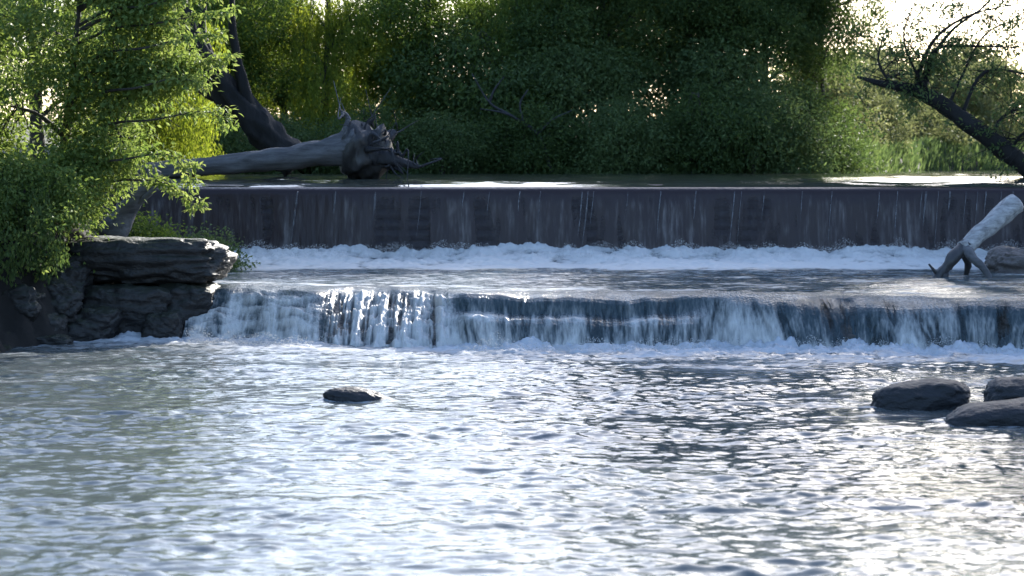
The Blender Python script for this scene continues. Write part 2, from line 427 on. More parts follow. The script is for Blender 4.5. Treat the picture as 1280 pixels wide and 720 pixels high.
# upper pool behind the crest
ux2 = axis([(-40, -12, 1), (-12, 16, 0.12), (16, 60, 1)]); uy2 = axis([(53.02, 62, 0.08), (62, 90, 0.25), (90, 150, 1.5)])
X, Y = np.meshgrid(ux2, uy2)
h = ZC + 0.045 + (0.03 * n2(X * 0.5, Y * 0.9, 51) + 0.02 * n2(X * 1.3, Y * 2.6, 52)) * sstep(53.0, 53.6, Y)
h = h + 0.20 * (1 - np.exp(-(Y - 53.02) / 1.0))
V = np.stack([X, Y, h], -1).reshape(-1, 3)
tag(link('upper_pool', mesh_np('upper_pool', V, grid_faces(len(uy2), len(ux2)), True, {'foam': ('POINT', X * 0)}), M['upper']),
    'calm upper river held back behind the weir', kind='structure')

# ------------------------------------------------------------------ weir
weir = tag(empty('weir', (0, 52.7, 0.2)), 'long dark stone weir with a thin sheet of water running down its face', 'weir')
WO = np.array([0, 52.7, 0.2])
wx = axis([(-12.5, 17, 0.15)])
# profile (y, z) from foot to crest to the back; horizontal courses with recessed joints
prof = []
zc_ = np.linspace(0.25, 2.50, 10)
def face_y(z): return 52.62 + 0.30 * ((z - 0.25) / 2.45) ** 1.4
for a, b in zip(zc_[:-1], zc_[1:]):
    prof += [(face_y(a + .012), a + .012), (face_y(b - .012), b - .012), (face_y(b) + 0.022, b - .008), (face_y(b) + 0.022, b + .008)]
for k in range(8):
    a = k / 7 * R(95)
    prof.append((53.07 - 0.19 * math.cos(a), 2.52 + 0.19 * math.sin(a)))
prof += [(53.6, 2.68), (53.7, 1.5)]
prof = np.array(prof)
X, K = np.meshgrid(wx, np.arange(len(prof)))
V = np.stack([X, prof[K, 0] + 0.012 * f2(X * 2.2, prof[K, 1] * 5, 61), prof[K, 1] + 0 * X], -1).reshape(-1, 3) - WO
link('wall', mesh_np('weir_wall', V, grid_faces(len(prof), len(wx))), M['weir'], weir)
# water film: over the crest and down the face
fx = axis([(-12.4, 16.9, 0.04)])
cr = [(53.40, ZC + 0.100), (53.2, ZC + 0.071), (53.06, ZC + 0.045), (52.98, ZC + 0.026), (52.91, ZC - 0.002), (52.865, ZC - 0.036), (52.84, ZC - 0.08)]
zz = np.linspace(ZC - 0.13, 1.05, 34)
rng = np.random.RandomState(3)
path = np.array(cr + [(52.825 - 0.20 * ((ZC - 0.13 - z) / 1.55) ** 1.1, z) for z in zz])
X, K = np.meshgrid(fx, np.arange(len(path)))
py_, pz = path[K, 0], path[K, 1]
fallen = np.clip((ZC - pz), 0, 2)
drift = X + 0.05 * np.sin(X * 1.3) * fallen
st = f2(drift * 1.7, pz * 0.25, 62, 4, 0.6)
py2 = py_ - (0.02 + 0.03 * st * sstep(0.02, 0.3, fallen)) - 0.02 * sstep(0.05, .4, fallen)
fine = f2(drift * 7.0, pz * 0.35, 66, 4, 0.7)
foam = np.clip(0.06 + (0.08 + 0.16 * np.clip(st, -.4, 1) + 0.22 * np.clip(fine, -.2, 1)) * sstep(0.03, 0.4, fallen) + 0.25 * sstep(1.2, 1.75, fallen), 0, 1)
cover = np.clip(1.0 - 0.55 * sstep(-0.1, -0.5, st) * sstep(0.1, 0.4, fallen), 0.0, 1)
V = np.stack([X, py2, pz], -1).reshape(-1, 3) - WO
link('water_film', mesh_np('water_film', V, grid_faces(len(path), len(fx)), True, {'foam': ('POINT', foam), 'cover': ('POINT', cover)}), M['film'], weir)
# separate trickles, each a narrow ribbon of broken water
rng = np.random.RandomState(4)
tr = [(372, .9), (527, .7), (580, .4), (612, .5), (735, .95), (728, .8), (742, .6), (826, .8), (918, .95), (927, .95), (955, .5), (1003, .45), (1040, .9), (1099, .5), (1122, .8), (1152, .5), (1157, .6), (1173, .95), (1187, .35), (1207, .6), (1222, .75), (1232, .4), (1251, .6), (1266, .5), (676, .5), (650, .35), (470, .5), (420, .4), (785, .35), (870, .5)]
for px, ln in tr:
    x0 = (px - 640) / F * 52.8
    L = ln * 1.5; n = 26
    s = np.linspace(0, 1, n)
    z = ZC - 0.06 - s * L
    yy = np.interp(-z, -path[:, 1], path[:, 0]) - 0.085
    xx = x0 - 0.16 * s * ln + 0.006 * np.sin(s * 5 + px)
    w = (0.005 + 0.022 * rng.rand() ** 2) * np.clip(1.3 - s * 0.6, .2, 2) * (0.55 + 0.65 * rng.rand(n)) * np.sin(np.clip(s * 1.1 + .05, 0, 1) * np.pi) ** 0.4
    mb = MB(); mb.tube(np.stack([xx, yy, z], 1) - WO, w + 0.002, 6, 0.3, px)
    o = mb.build('trickle', M['trickle'], weir)
    vz = np.array([v.co[2] for v in o.data.vertices]); wide = w.max()
    for an, arr in (('foam', 0.55 + 0 * vz), ('cover', np.clip((0.50 + 0.9 * f2(vz * 5, vz * 0 + px, 95, 3)) * np.clip(0.016 / wide, .3, 1), 0.03, 1))):
        at = o.data.attributes.new(an, 'FLOAT', 'POINT'); at.data.foreach_set('value', arr.astype(np.float32))

# ------------------------------------------------------------------ rock ledge and its waterfall
ledge = tag(empty('rock_ledge', (2, 40, 0)), 'low dark rock ledge across the river under the lower waterfall', 'rock ledge')
LO = np.array([2.0, 40.0, 0.0])
def wts(x):
    chute = 1 - sstep(-3.9, -3.1, x)
    two = sstep(-1.4, -0.7, x) * (1 - sstep(3.0, 3.7, x))
    return chute, two
# profiles as (out, z) over parameter s 0..1
S_ = np.linspace(0, 1, 72)
def prof_of(kind, s):
    if kind == 'straight':
        pts = [(0, -0.75, ZM), (.10, -0.25, ZM - .008), (.17, 0.0, ZM - .03), (.22, 0.12, ZM - .06), (.27, 0.21, ZM - .105), (.33, 0.29, ZM - .17), (.40, 0.36, ZM - .26), (.5, 0.43, ZM - .39), (.7, 0.53, ZM - .64), (1, 0.64, -0.12)]
    elif kind == 'spout':
        pts = [(0, -0.75, ZM), (.12, -0.25, ZM - .005), (.2, 0.0, ZM - .03), (.3, 0.35, ZM - .12), (.45, 0.85, ZM - .29), (.6, 1.3, ZM - .46), (.8, 1.85, ZM - .70), (1, 2.35, -0.12)]
    elif kind == 'two':
        pts = [(0, -0.75, ZM), (.12, -0.2, ZM - .005), (.2, 0.0, ZM - .03), (.27, 0.10, ZM - .10), (.4, 0.2, ZM - .33), (.48, 0.34, ZM - .37), (.58, 0.62, ZM - .40), (.66, 0.74, ZM - .50), (.8, 0.84, ZM - .72), (1, 0.95, -0.12)]
    else:
        pts = [(0, -0.75, ZM), (.12, -0.2, ZM - .01), (.25, 0.12, ZM - .06), (.4, 0.4, ZM - .20), (.6, 0.75, ZM - .48), (.8, 1.05, ZM - .74), (1, 1.4, -0.10)]
    a = np.array(pts)
    return np.interp(s, a[:, 0], a[:, 1]), np.interp(s, a[:, 0], a[:, 2])
def cascade_xyz(xs, s):
    c, tw = wts(xs)
    o0, z0 = prof_of('straight', s); o1, z1 = prof_of('two', s); o2, z2 = prof_of('chute', s)
    sb = sstep(-3.9, -3.1, xs) * (1 - sstep(-1.5, -0.9, xs)); o3, z3 = prof_of('spout', s)
    tw = tw * (1 - sb); st_ = 1 - c - tw - sb
    out = o0[:, None] * st_ + o1[:, None] * tw + o2[:, None] * c + o3[:, None] * sb
    z = z0[:, None] * st_ + z1[:, None] * tw + z2[:, None] * c + z3[:, None] * sb
    lz = 0.15 * n2(xs * 0.4, xs * 0 + 5.5, 23) - 0.005 * xs + 0.08 * n2(xs * 1.5, xs * 0 + 1.5, 24) + 0.02 * n2(xs * 4.5, xs * 0, 25)
    z = z + lz[None, :] * (sstep(0.02, .17, s) * (1 - sstep(.5, .95, s)))[:, None]
    return out, z, lip_y(xs)[None, :] - out
def band(x, a, b, e=0.15): return sstep(a - e, a + e, x) * (1 - sstep(b - e, b + e, x))
cx = axis([(-6.2, 13, 0.022)])
# rock under the water
rxs = axis([(-7.4, 13, 0.09)])
S2 = np.linspace(0, 1, 60)
o_, z_, y_ = cascade_xyz(rxs, S2)
X = np.repeat(rxs[None, :], len(S2), 0)
q = np.stack([X, y_, z_], -1).reshape(-1, 3)
rb = f3(q, 1.3, 70, 4).reshape(X.shape); rb2 = f3(q * np.array([1, 1, 3.0]), 1.6, 74, 3).reshape(X.shape)
y_ = y_ + 0.10 + 0.10 * rb + 0.07 * np.round(rb2 * 3) / 3
z_ = z_ - 0.07 + 0.05 * rb * (S2[:, None] > .15)
link('shelf', mesh_np('shelf', np.stack([X, y_, z_], -1).reshape(-1, 3) - LO, grid_faces(len(S2), len(rxs))), M['ledge'], ledge)
# falling water
o_, z_, y_ = cascade_xyz(cx, S_)
X = np.repeat(cx[None, :], len(S_), 0); Sg = np.repeat(S_[:, None], len(cx), 1)
c, tw = wts(cx); c = c[None, :]; tw = tw[None, :]
drop = np.clip(ZM - z_, 0, 2)
infall = sstep(0.02, 0.2, drop)
xs_ = X + drop * (0.55 * n2(X * 0.5, X * 0, 80) + 0.3 * n2(X * 1.4, X * 0, 79))
strand = f2(xs_ * 2.6, drop * 0.45, 81, 5, 0.78)            # strands run down the fall
broad = f2(xs_ * 0.75, drop * 0.25, 85, 3)
y_ = y_ - infall * (0.045 * strand + 0.22 * broad + 0.06 * n2(X * 1.9, drop * .4, 93)) - 0.02
z_ = z_ + (1 - infall) * 0.015 * n2(X * 2, y_ * 3, 86) + 0.012
turb = f2(X * 2.2, Sg * 9, 87, 4, 0.6)
z_ = z_ + band(cx, -3.4, -1.15)[None, :] * infall * (0.13 * strand + 0.12 * turb)
z_ = z_ + c * infall * (0.055 * turb + 0.20 * n2(X * 1.1, Sg * 3, 88)) + tw * sstep(.36, .5, Sg) * (1 - sstep(.62, .8, Sg)) * 0.05 * np.abs(turb)
bandB = band(cx, -3.4, -1.15)[None, :]
bandD = sstep(3.1, 3.5, cx)[None, :]
gapD = (band(cx, 5.15, 6.0, .12) + 0.9 * band(cx, 8.35, 9.6, .2))[None, :]
low = sstep(0.72, 1.0, Sg)
mid = sstep(0.10, 0.55, drop)
foam = (0.14 + 0.12 * broad) + (1 - infall) * 0.22 * sstep(0, .5, f2(X * 0.9, y_ * 3, 92, 4))
foam = foam + infall * (0.03 + 0.30 * strand) + mid * (0.16 + 0.28 * strand + 0.42 * broad)
foam = foam + bandB * infall * (0.42 + 0.35 * strand + 0.3 * turb)  # foam made whiter here to put the sun patch into the colour
foam = foam + c * infall * (0.34 + 0.60 * turb)
foam = foam - tw * infall * (1 - sstep(.36, .46, Sg)) * 0.12 + tw * sstep(.40, .5, Sg) * (0.05 + 0.6 * np.exp(-((Sg - .57) / .05) ** 2) * np.clip(0.35 + 1.4 * n2(X * 0.9 + 2, X * 0, 89), 0, 1))
foam = foam - bandD * infall * 0.05
foam = foam + bandD * infall * 0.5 * (n2(xs_ * 0.85 + 4.2, drop * .2, 94) - 0.05)
foam = foam - gapD * infall * 0.38 * (1 - low)
foam = foam + 0.32 * low * (0.7 + strand)
foam = np.clip(foam, 0, 1)
cover = 1 - infall * (1 - sstep(-0.55, -0.15, strand + 0.35 * broad)) * (0.85 * bandB + 0.5 * bandD + 0.3 * tw) * (1 - low)
cover = cover - gapD * infall * np.clip(0.12 - 0.5 * strand, 0, .7) * (1 - low)
cover = np.clip(cover, 0, 1)
V = np.stack([X, y_, z_], -1).reshape(-1, 3) - LO
wf = tag(link('waterfall', mesh_np('waterfall', V, grid_faces(len(S_), len(cx)), True, {'foam': ('POINT', foam), 'cover': ('POINT', cover)}), M['fall'], None, LO),
    'white strands of water pouring over the low rock ledge', 'waterfall')

# spray thrown up at the two feet, small drops
def drops(name, pts, size, label):
    n = len(pts)
    base = np.array([[1, 0, 0], [-1, 0, 0], [0, 1, 0], [0, -1, 0], [0, 0, 1], [0, 0, -1]], float)
    tri = np.array([[0, 2, 4], [2, 1, 4], [1, 3, 4], [3, 0, 4], [2, 0, 5], [1, 2, 5], [3, 1, 5], [0, 3, 5]])
    V = (pts[:, None, :] + base[None] * size[:, None, None]).reshape(-1, 3)
    Fc = (tri[None] + (np.arange(n) * 6)[:, None, None]).reshape(-1, 3)
    me = mesh_np(name, V, Fc, True, {'foam': ('POINT', np.ones(len(V)))})
    return tag(link(name, me, M['foam']), label, kind='stuff')
rng = np.random.RandomState(11)
n = 26000
x = rng.uniform(-7.5, 12, n); burst = np.clip(f2(x * 1.6, x * 0, 90, 3) + 0.25, 0, 1)
z = ZM + 0.22 + rng.rand(n) ** 2.0 * (0.16 + 0.38 * burst)
yy = 52.35 - rng.rand(n) * 1.3
drops('spray', np.stack([x, yy, z], 1), rng.uniform(.003, .009, n), 'fine white spray along the foot of the weir')
n = 16000; x = rng.uniform(-6, 10, n); burst = np.clip(f2(x * 1.8, x * 0, 91, 3) + 0.3, 0, 1)
z = 0.03 + rng.rand(n) ** 2.0 * (0.10 + 0.26 * burst)
yy = lip_y(x) - 0.55 - rng.rand(n) * 0.7 - 0.5 * wts(x)[1] - 1.2 * wts(x)[0]
drops('spray', np.stack([x, yy, z], 1), rng.uniform(.003, .009, n), 'fine white spray along the foot of the rock ledge')

# ------------------------------------------------------------------ rocks
def cube_sphere(n):
    vs, fs, off = [], [], 0
    g = np.linspace(-1, 1, n); A, B = np.meshgrid(g, g)
    for ax in range(3):
        for sg in (-1, 1):
            p = np.zeros((n * n, 3)); p[:, ax] = sg
            p[:, (ax + 1) % 3] = A.ravel() * sg; p[:, (ax + 2) % 3] = B.ravel()
            vs.append(p); fs.append(grid_faces(n, n) + off); off += n * n
    return np.vstack(vs), np.vstack(fs)
CSV, CSF = cube_sphere(26)
def rock(name, label, loc, dims, seed, mat, box=4.0, rz=0, strata=0.0, tilt=(0, 0), cat='rock', group=None, rough=0.16, skew=None, kind=None):
    d = CSV.copy()
    r = (np.abs(d) ** box).sum(1) ** (-1 / box)
    q = d * r[:, None]
    n = f3(q + seed * 7.7, 1.1, 100 + seed % 50, 5, 0.6) - 0.5 * np.abs(f3(q * np.array([1, 1, 1.6]) + seed * 3.1, 2.3, 120 + seed % 40, 3, .6))
    q = q * (1 + rough * n[:, None])
    q = q * np.array(dims) / 2
    if strata:
        k = q[:, 2] * 9 / max(dims[2], .3)
        q[:, :2] *= (1 + strata * n3(q[:, 0] * .3, q[:, 1] * .3, np.floor(k * 1.0) + seed, 140))[:, None]
    if skew:
        q[:, 2] += q[:, 0] * skew
    cz, sz = math.cos(rz), math.sin(rz)
    Rm = np.array([[cz, -sz, 0], [sz, cz, 0], [0, 0, 1]])
    tx, ty = tilt
    Rx = np.array([[1, 0, 0], [0, math.cos(tx), -math.sin(tx)], [0, math.sin(tx), math.cos(tx)]])
    Ry = np.array([[math.cos(ty), 0, math.sin(ty)], [0, 1, 0], [-math.sin(ty), 0, math.cos(ty)]])
    q = q @ (Rm @ Ry @ Rx).T
    o = link(name, mesh_np(name, q, CSF), M[mat], None, loc)
    return tag(o, label, cat, group, kind)

rock('river_rock', 'low dark rock alone in the open river, peaked at its left', (-2.2, 31.2, 0.0), (0.92, 0.5, 0.36), 5, 'wetrock', 1.9, skew=-0.10, rough=.08)
rock('river_rock', 'dark wet rock with rounded top, leftmost of the right-hand rocks', (5.55, 30.2, 0.06), (1.30, 0.8, 0.58), 8, 'wetrock', 3.2, skew=0.10, rough=.10)
rock('river_rock', 'low sloping dark slab in front of the other right-hand rocks', (6.32, 28.5, 0.02), (1.55, 0.9, 0.50), 12, 'wetrock', 2.8, skew=0.12, rough=.09)
rock('river_rock', 'tall dark rock at the right edge behind the sloping slab', (6.90, 29.5, 0.16), (1.25, 0.9, 0.66), 17, 'wetrock', 3.4, rough=.09)
# left bank slabs
rock('boulder', 'long thick mossy slab, topmost of the left bank boulders', (-7.08, 43.1, 1.44), (2.98, 1.9, 0.86), 21, 'boulder', 6, strata=.07, rz=.04, rough=.16)
rock('boulder', 'dark block under the right end of the mossy slab beside the cascade', (-6.3, 42.75, 0.52), (1.25, 1.3, 0.98), 24, 'boulder', 4.5, strata=.05, rough=.14)
rock('boulder', 'broad dark boulder under the middle of the mossy slab', (-7.35, 42.6, 0.50), (1.95, 1.5, 1.08), 27, 'boulder', 4.5, strata=.05, rough=.14, tilt=(0, .06))
rock('boulder', 'low grey boulder at the water left of the broad dark boulder', (-8.05, 41.8, 0.22), (1.3, 1.1, 0.8), 30, 'boulder', 3.2, rough=.18)
rock('boulder', 'small dark boulder at the waterline by the left frame edge', (-9.0, 41.2, 0.2), (1.3, 1.1, 0.95), 33, 'boulder', 3.0, rough=.2)
rock('boulder', 'dark boulder half buried in the shaded left bank under the leaves', (-8.7, 42.4, 1.05), (1.5, 1.3, 1.1), 36, 'boulder', 3.0, rough=.2)
rock('boulder', 'small dark block tucked between the slab and the waterline', (-6.62, 41.85, 0.20), (0.75, 0.6, 0.62), 39, 'boulder', 4.0, rough=.18)
rock('boulder', 'wet brownish rock in the foam behind the leaning log', (11.3, 48.6, 1.05), (1.7, 1.1, 0.85), 42, 'brownrock', 3.2, rough=.2)

rock('boulder', 'dark earthy boulder high in the left bank at the frame edge', (-9.5, 42.2, 1.5), (1.4, 1.2, 1.0), 45, 'boulder', 2.6, rough=.25)
rock('boulder', 'flat dark stone at the waterline below the grey boulder', (-8.55, 40.7, 0.05), (0.9, 0.6, 0.4), 48, 'boulder', 2.8, rough=.22)
rock('boulder', 'black angular boulder added to darken the left bank above the waterline', (-9.25, 40.75, 0.62), (1.1, 0.9, 0.95), 51, 'boulder', 3.4, strata=.05, rough=.22)  # this and the next boulder are added to stand in for deep bank shade
rock('boulder', 'black boulder added to deepen the shade between the bank and the grey boulder', (-8.55, 41.5, 0.78), (0.95, 0.8, 0.75), 54, 'boulder', 3.2, strata=.05, rough=.22, tilt=(0, .25))
# ------------------------------------------------------------------ driftwood
# leaning forked log on the right
LB = P(1172, 346, 46.9)
lg = tag(empty('leaning_log', tuple(LB)), 'pale barkless log leaning on forked roots in the foam at right', 'log')
fork = P(1203, 311, 46.95)
top = P(1270, 254, 47.6)
def seg(a, b, n, wob, seed):
    a = np.asarray(a, float); b = np.asarray(b, float); s = np.linspace(0, 1, n)[:, None]
    r = np.random.RandomState(seed); k = r.randn(n, 3) * wob
    k = (k + np.roll(k, 1, 0) + np.roll(k, -1, 0)) / 3; k[0] = 0; k[-1] = 0
    return a + (b - a) * s + k
mb = MB(); mb.tube(seg(fork, top, 16, .02, 1) - LB, np.linspace(.17, .225, 16), 20, .10, 3, flute=.10)
mb.build('trunk', M['paledrift'], lg)
mb = MB(); d_ = (top - fork) / np.linalg.norm(top - fork)
mb.tube(np.stack([top - LB - d_ * .02, top - LB + d_ * .015]), [.205, .19], 16, .06, 4)
mb.build('cut_end', M['cutwood'], lg)
mb = MB(); mb.tube(spline([fork + d_ * .12, P(1190, 324, 46.8), P(1180, 338, 46.75), P(1168, 352, 46.7)], 14) - LB, np.linspace(.15, .085, 14), 10, .25, 5)
mb.build('root', M['wetwood'], lg)
mb = MB(); mb.tube(spline([fork + d_ * .05, P(1216, 322, 46.7), P(1229, 334, 46.65), P(1240, 352, 46.6)], 14) - LB, np.linspace(.12, .06, 14), 10, .25, 6)
mb.build('root', M['drift'], lg)
mb = MB(); mb.tube(spline([fork, P(1210, 330, 47.2), P(1205, 352, 47.4)], 12) - LB, np.linspace(.10, .05, 12), 8, .25, 7)
mb.build('root', M['wetwood'], lg)
mb = MB(); mb.tube(spline([P(1185, 345, 46.7), P(1172, 342, 46.7), P(1161, 330, 46.65)], 10) - LB, np.linspace(.07, .02, 10), 8, .25, 8)
mb.build('root', M['wetwood'], lg)

# big beached log on the crest, left, with its root plate to the right
LB = P(300, 222, 55.6); LB[2] = ZC
lg = tag(empty('beached_log', tuple(LB)), 'huge grey fallen log lying on the weir crest with its roots upturned', 'log')
pts = spline([P(130, 219, 55.8), P(235, 210, 55.7), P(330, 201, 55.6), P(395, 192, 55.6), P(445, 186, 55.7)], 40)
mb = MB(); mb.tube(pts - LB, np.interp(np.linspace(0, 1, 40), [0, .3, .7, .9, 1], [.20, .24, .30, .38, .52]), 22, .14, 12, flute=.14)
mb.build('trunk', M['drift'], lg)
rng = np.random.RandomState(9)
ctr = P(447, 190, 55.7)
for i in range(17):
    a = i * 2.399 + rng.rand() * .5
    tip = ctr + np.array([rng.uniform(.1, 1.2), math.sin(a) * rng.uniform(.4, .9), math.cos(a) * rng.uniform(.3, .65)])
    if i == 0: tip = P(424, 136, 55.5)
    if i == 1: tip = P(470, 146, 55.9)
    if i == 2: tip = P(530, 208, 55.4)
    tip[2] = max(tip[2], ZC - .05)
    b = ctr + (tip - ctr) * .1 + rng.randn(3) * .08
    m1 = ctr + (tip - ctr) * .45 + rng.randn(3) * .16; m2 = ctr + (tip - ctr) * .75 + rng.randn(3) * .14
    mb = MB(); mb.tube(spline([b, m1, m2, tip], 18) - LB, np.linspace(.26, .02, 18) ** 1.15 * rng.uniform(.7, 1.15), 12, .3, 20 + i, flute=.35)
    for k in range(3):
        e = m2 + (tip - m2) * rng.rand(); mb.tube(spline([e, e + rng.randn(3) * .15, e + rng.randn(3) * .35], 7) - LB, np.linspace(.035, .006, 7), 6, .2, k)
    mb.build('root', M['drift' if i == 0 else 'deadgrey'], lg)
mb = MB(); mb.tube(spline([P(425, 191, 55.7), P(447, 191, 55.8), P(470, 197, 55.9), P(490, 204, 56.0)], 20) - LB, np.interp(np.linspace(0, 1, 20), [0, .2, .5, .8, 1], [.46, .62, .66, .45, .15]), 22, .4, 31, flute=.3)
mb.build('root_plate', M['wetwood'], lg)

# broken grey stump near the left end of the weir
LB = P(165, 300, 46.5)
st_ = tag(empty('broken_stump', tuple(LB)), 'broken bluish grey stump with splintered top behind the mossy slab', 'stump')
mb = MB(); mb.tube(spline([P(140, 300, 46.5), P(160, 262, 46.5), P(185, 232, 46.4), P(196, 212, 46.4)], 18) - LB, np.linspace(.26, .10, 18), 14, .35, 40, flute=.3)
mb.build('trunk', M['drift'], st_)
mb = MB(); mb.tube(spline([P(165, 256, 46.5), P(180, 248, 46.3), P(203, 226, 46.1)], 12) - LB, np.linspace(.12, .02, 12), 8, .3, 41)
mb.build('branch', M['drift'], st_)
mb = MB(); mb.tube(spline([P(158, 262, 46.5), P(148, 238, 46.4), P(138, 224, 46.3)], 12) - LB, np.linspace(.12, .03, 12), 8, .3, 42)
mb.build('branch', M['deadgrey'], st_)

# dark dead trunk leaning behind the left bank
LB = P(350, 200, 61); 
dt = tag(empty('dead_tree', tuple(LB)), 'thick dark dead trunk leaning left above the beached log', 'dead tree')
mb = MB(); mb.tube(spline([P(372, 206, 61), P(330, 165, 61), P(282, 110, 61), P(244, 55, 61), P(215, -20, 61), P(200, -90, 61)], 40) - LB, np.linspace(.45, .20, 40), 22, .2, 50, flute=.34)
mb.build('trunk', M['darkbark'], dt)
for i, rp in enumerate([[(300, 130), (262, 120), (232, 98)], [(318, 150), (300, 90), (290, 20), (292, -60)], [(270, 95), (252, 40), (262, -30)]]):
    pp = spline([P(a, b, 61 + .3 * k * (-1) ** i) for k, (a, b) in enumerate(rp)], 14)
    mb = MB(); mb.tube(pp - LB, np.linspace(.20, .03, 14), 12, .25, 52 + i, flute=.3); mb.build('limb', M['darkbark'], dt)

# dead snag caught in the far shrubs
LB = P(650, 205, 79.6)
db = tag(empty('dead_branch', tuple(LB)), 'bare grey dead branch caught in the dark shrubs at mid river', 'branch')
mb = MB(); mb.tube(spline([P(690, 215, 79.5), P(672, 168, 79.4), P(640, 145, 79.3), P(612, 128, 79.2), P(590, 92, 79.1)], 20) - LB, np.linspace(.08, .02, 20), 8, .2, 60)
mb.build('limb', M['deadgrey'], db)
for i, rp in enumerate([[(640, 145), (625, 140), (600, 136)], [(612, 128), (618, 112), (630, 96)], [(672, 168), (690, 150), (715, 138)], [(655, 153), (650, 130), (660, 112)]]):
    mb = MB(); mb.tube(spline([P(a, b, 79.3 - .15 * k) for k, (a, b) in enumerate(rp)], 10) - LB, np.linspace(.05, .015, 10), 6, .2, 64 + i)
    mb.build('twig', M['deadgrey'], db)

# ------------------------------------------------------------------ foliage
def leaves(rng, cen, per, spread, L, W, droop=0.2, flat=0.6, hang=0.0, ctint=None):
    k = len(cen); n = k * per
    c = np.repeat(cen, per, 0)
    off = rng.randn(n, 3) * np.array([1, 1, flat]) * spread
    if hang > 0:
        off[:, :2] *= 0.35; off[:, 2] = -np.abs(rng.rand(n)) * hang
    p = c + off
    d = rng.randn(n, 3) * 0.7 + off / (spread + 1e-6) * 0.5
    d[:, 2] -= droop * 1.6
    if hang > 0: d = rng.randn(n, 3) * 0.35 + np.array([0, 0, -1.0])
    d /= np.linalg.norm(d, axis=1, keepdims=True) + 1e-9
    up = rng.randn(n, 3) * 0.55 + np.array([0, 0, 1.0])
    s = np.cross(d, up); s /= np.linalg.norm(s, axis=1, keepdims=True) + 1e-9
    nn = np.cross(s, d)
    l = L * rng.uniform(.6, 1.25, n)[:, None]; w = W * rng.uniform(.7, 1.2, n)[:, None]
    V = np.stack([p, p + d * l * .45 + s * w * .5 + nn * w * .12, p + d * l - nn * l * .08, p + d * l * .45 - s * w * .5 + nn * w * .12], 1).reshape(-1, 3)
    Fc = np.arange(n * 4).reshape(n, 4)
    ct = rng.rand(k) if ctint is None else ctint
    tint = np.clip(np.repeat(ct, per) * 0.55 + rng.rand(n) * 0.45, 0, 1)
    return V, Fc, tint

def lobe_points(rng, lobes, n, shell=0.42, gap=-0.25, gscale=0.55, seed=0):
    lobes = np.asarray(lobes, float)
    w = (lobes[:, 3] * lobes[:, 4] * lobes[:, 5]) ** (2 / 3); w /= w.sum()
    i = rng.choice(len(lobes), n * 2, p=w)
    d = rng.randn(n * 2, 3); d /= np.linalg.norm(d, axis=1, keepdims=True)
    r = rng.rand(n * 2) ** shell
    p = lobes[i, :3] + d * r[:, None] * lobes[i, 3:6]
    keep = f3(p, gscale, 200 + seed % 40, 2) > gap
    return p[keep][:n]

def crown_mesh(name, rng, lobes, n, per, spread, L, W, seed, **kw):
    carve = kw.pop('carve', None); gap = kw.pop('gap', -0.25); shell = kw.pop('shell', 0.26)
    cen = lobe_points(rng, lobes, n, shell, gap, kw.pop('gscale', .55), seed)
    if carve is not None: cen = cen[carve(cen)]
    V, Fc, t = leaves(rng, cen, per, spread, L, W, **kw)
    return mesh_np(name, V, Fc, False, {'tint': ('FACE', t)}), cen

def make_tree(name, label, loc, lobes, trunk, seed, leafmat, n=900, per=40, spread=.28, L=.13, W=.07, bark='bark', group=None, r0=.2, twigs=60, rz=0, cat='tree', **kw):
    """lobes and trunk are local to loc; trunk = list of points from the root up"""
    rng = np.random.RandomState(seed)
    root = tag(empty(name, loc, rz), label, cat, group)
    me, cen = crown_mesh('crown', rng, lobes, n, per, spread, L, W, seed, **kw)
    tag(link('crown', me, M[leafmat], root), kind='stuff')
    tp = spline(trunk, 24)
    mb = MB(); mb.tube(tp, np.linspace(r0, r0 * .25, 24), 10, .15, seed)
    for lb in np.asarray(lobes, float):
        a = tp[min(23, max(3, int(np.argmin(np.abs(tp[:, 2] - (lb[2] - lb[5] * .6))))))]
        b = lb[:3]; mid = (a + b) / 2 + np.array([0, 0, .12 * np.linalg.norm(b - a)])
        mb.tube(spline([a, mid, b], 8), np.linspace(r0 * .4, r0 * .12, 8), 6, 0, 0, False)
        near = cen[np.argsort(((cen - b) / lb[3:6] ** 1.0 ** 1)[:, 0] ** 2 + ((cen - b) ** 2).sum(1) * .2)]
        for q in near[rng.permutation(min(len(near), 60))[:max(3, twigs // len(lobes))]]:
            e = b + (mid - b) * rng.rand() * .6
            mb.tube(spline([e, (e + q) / 2 + rng.randn(3) * .12, q], 5), np.linspace(r0 * .12, r0 * .03 + .003, 5), 4, 0, 0, False)
    mb.build('trunk', M[bark], root)
    return root

def copy_tree(root, loc, rz, sc, label, group=None):
    c = root.copy(); COL.objects.link(c)
    c.location = loc; c.rotation_euler = (0, 0, rz); c.scale = sc if isinstance(sc, tuple) else (sc, sc, sc)
    c['label'] = label
    if group: c['group'] = group
    for ch in root.children:
        k = ch.copy(); COL.objects.link(k); k.parent = c
    return c

def auto_lobes(rng, Ht, rad, base=.15, n=9, flatten=.8):
    out = []
    for i in range(n):
        u = (i + .5) / n
        z = Ht * (base + (1 - base) * u * .92)
        prof = math.sin(math.pi * min(1, .22 + .78 * u)) ** .7
        a = i * 2.4 + rng.rand() * .8; rr = rad * prof * rng.uniform(.35, .62)
        s = rad * prof * rng.uniform(.42, .62) + .25
        out.append((math.cos(a) * rr, math.sin(a) * rr, z, s, s, s * flatten * rng.uniform(.8, 1.15)))
    out.append((0, 0, Ht * .93, rad * .3, rad * .3, Ht * .08))
    return out

def gz(x, y): return float(terrain_h(np.array([x]), np.array([y]))[0])

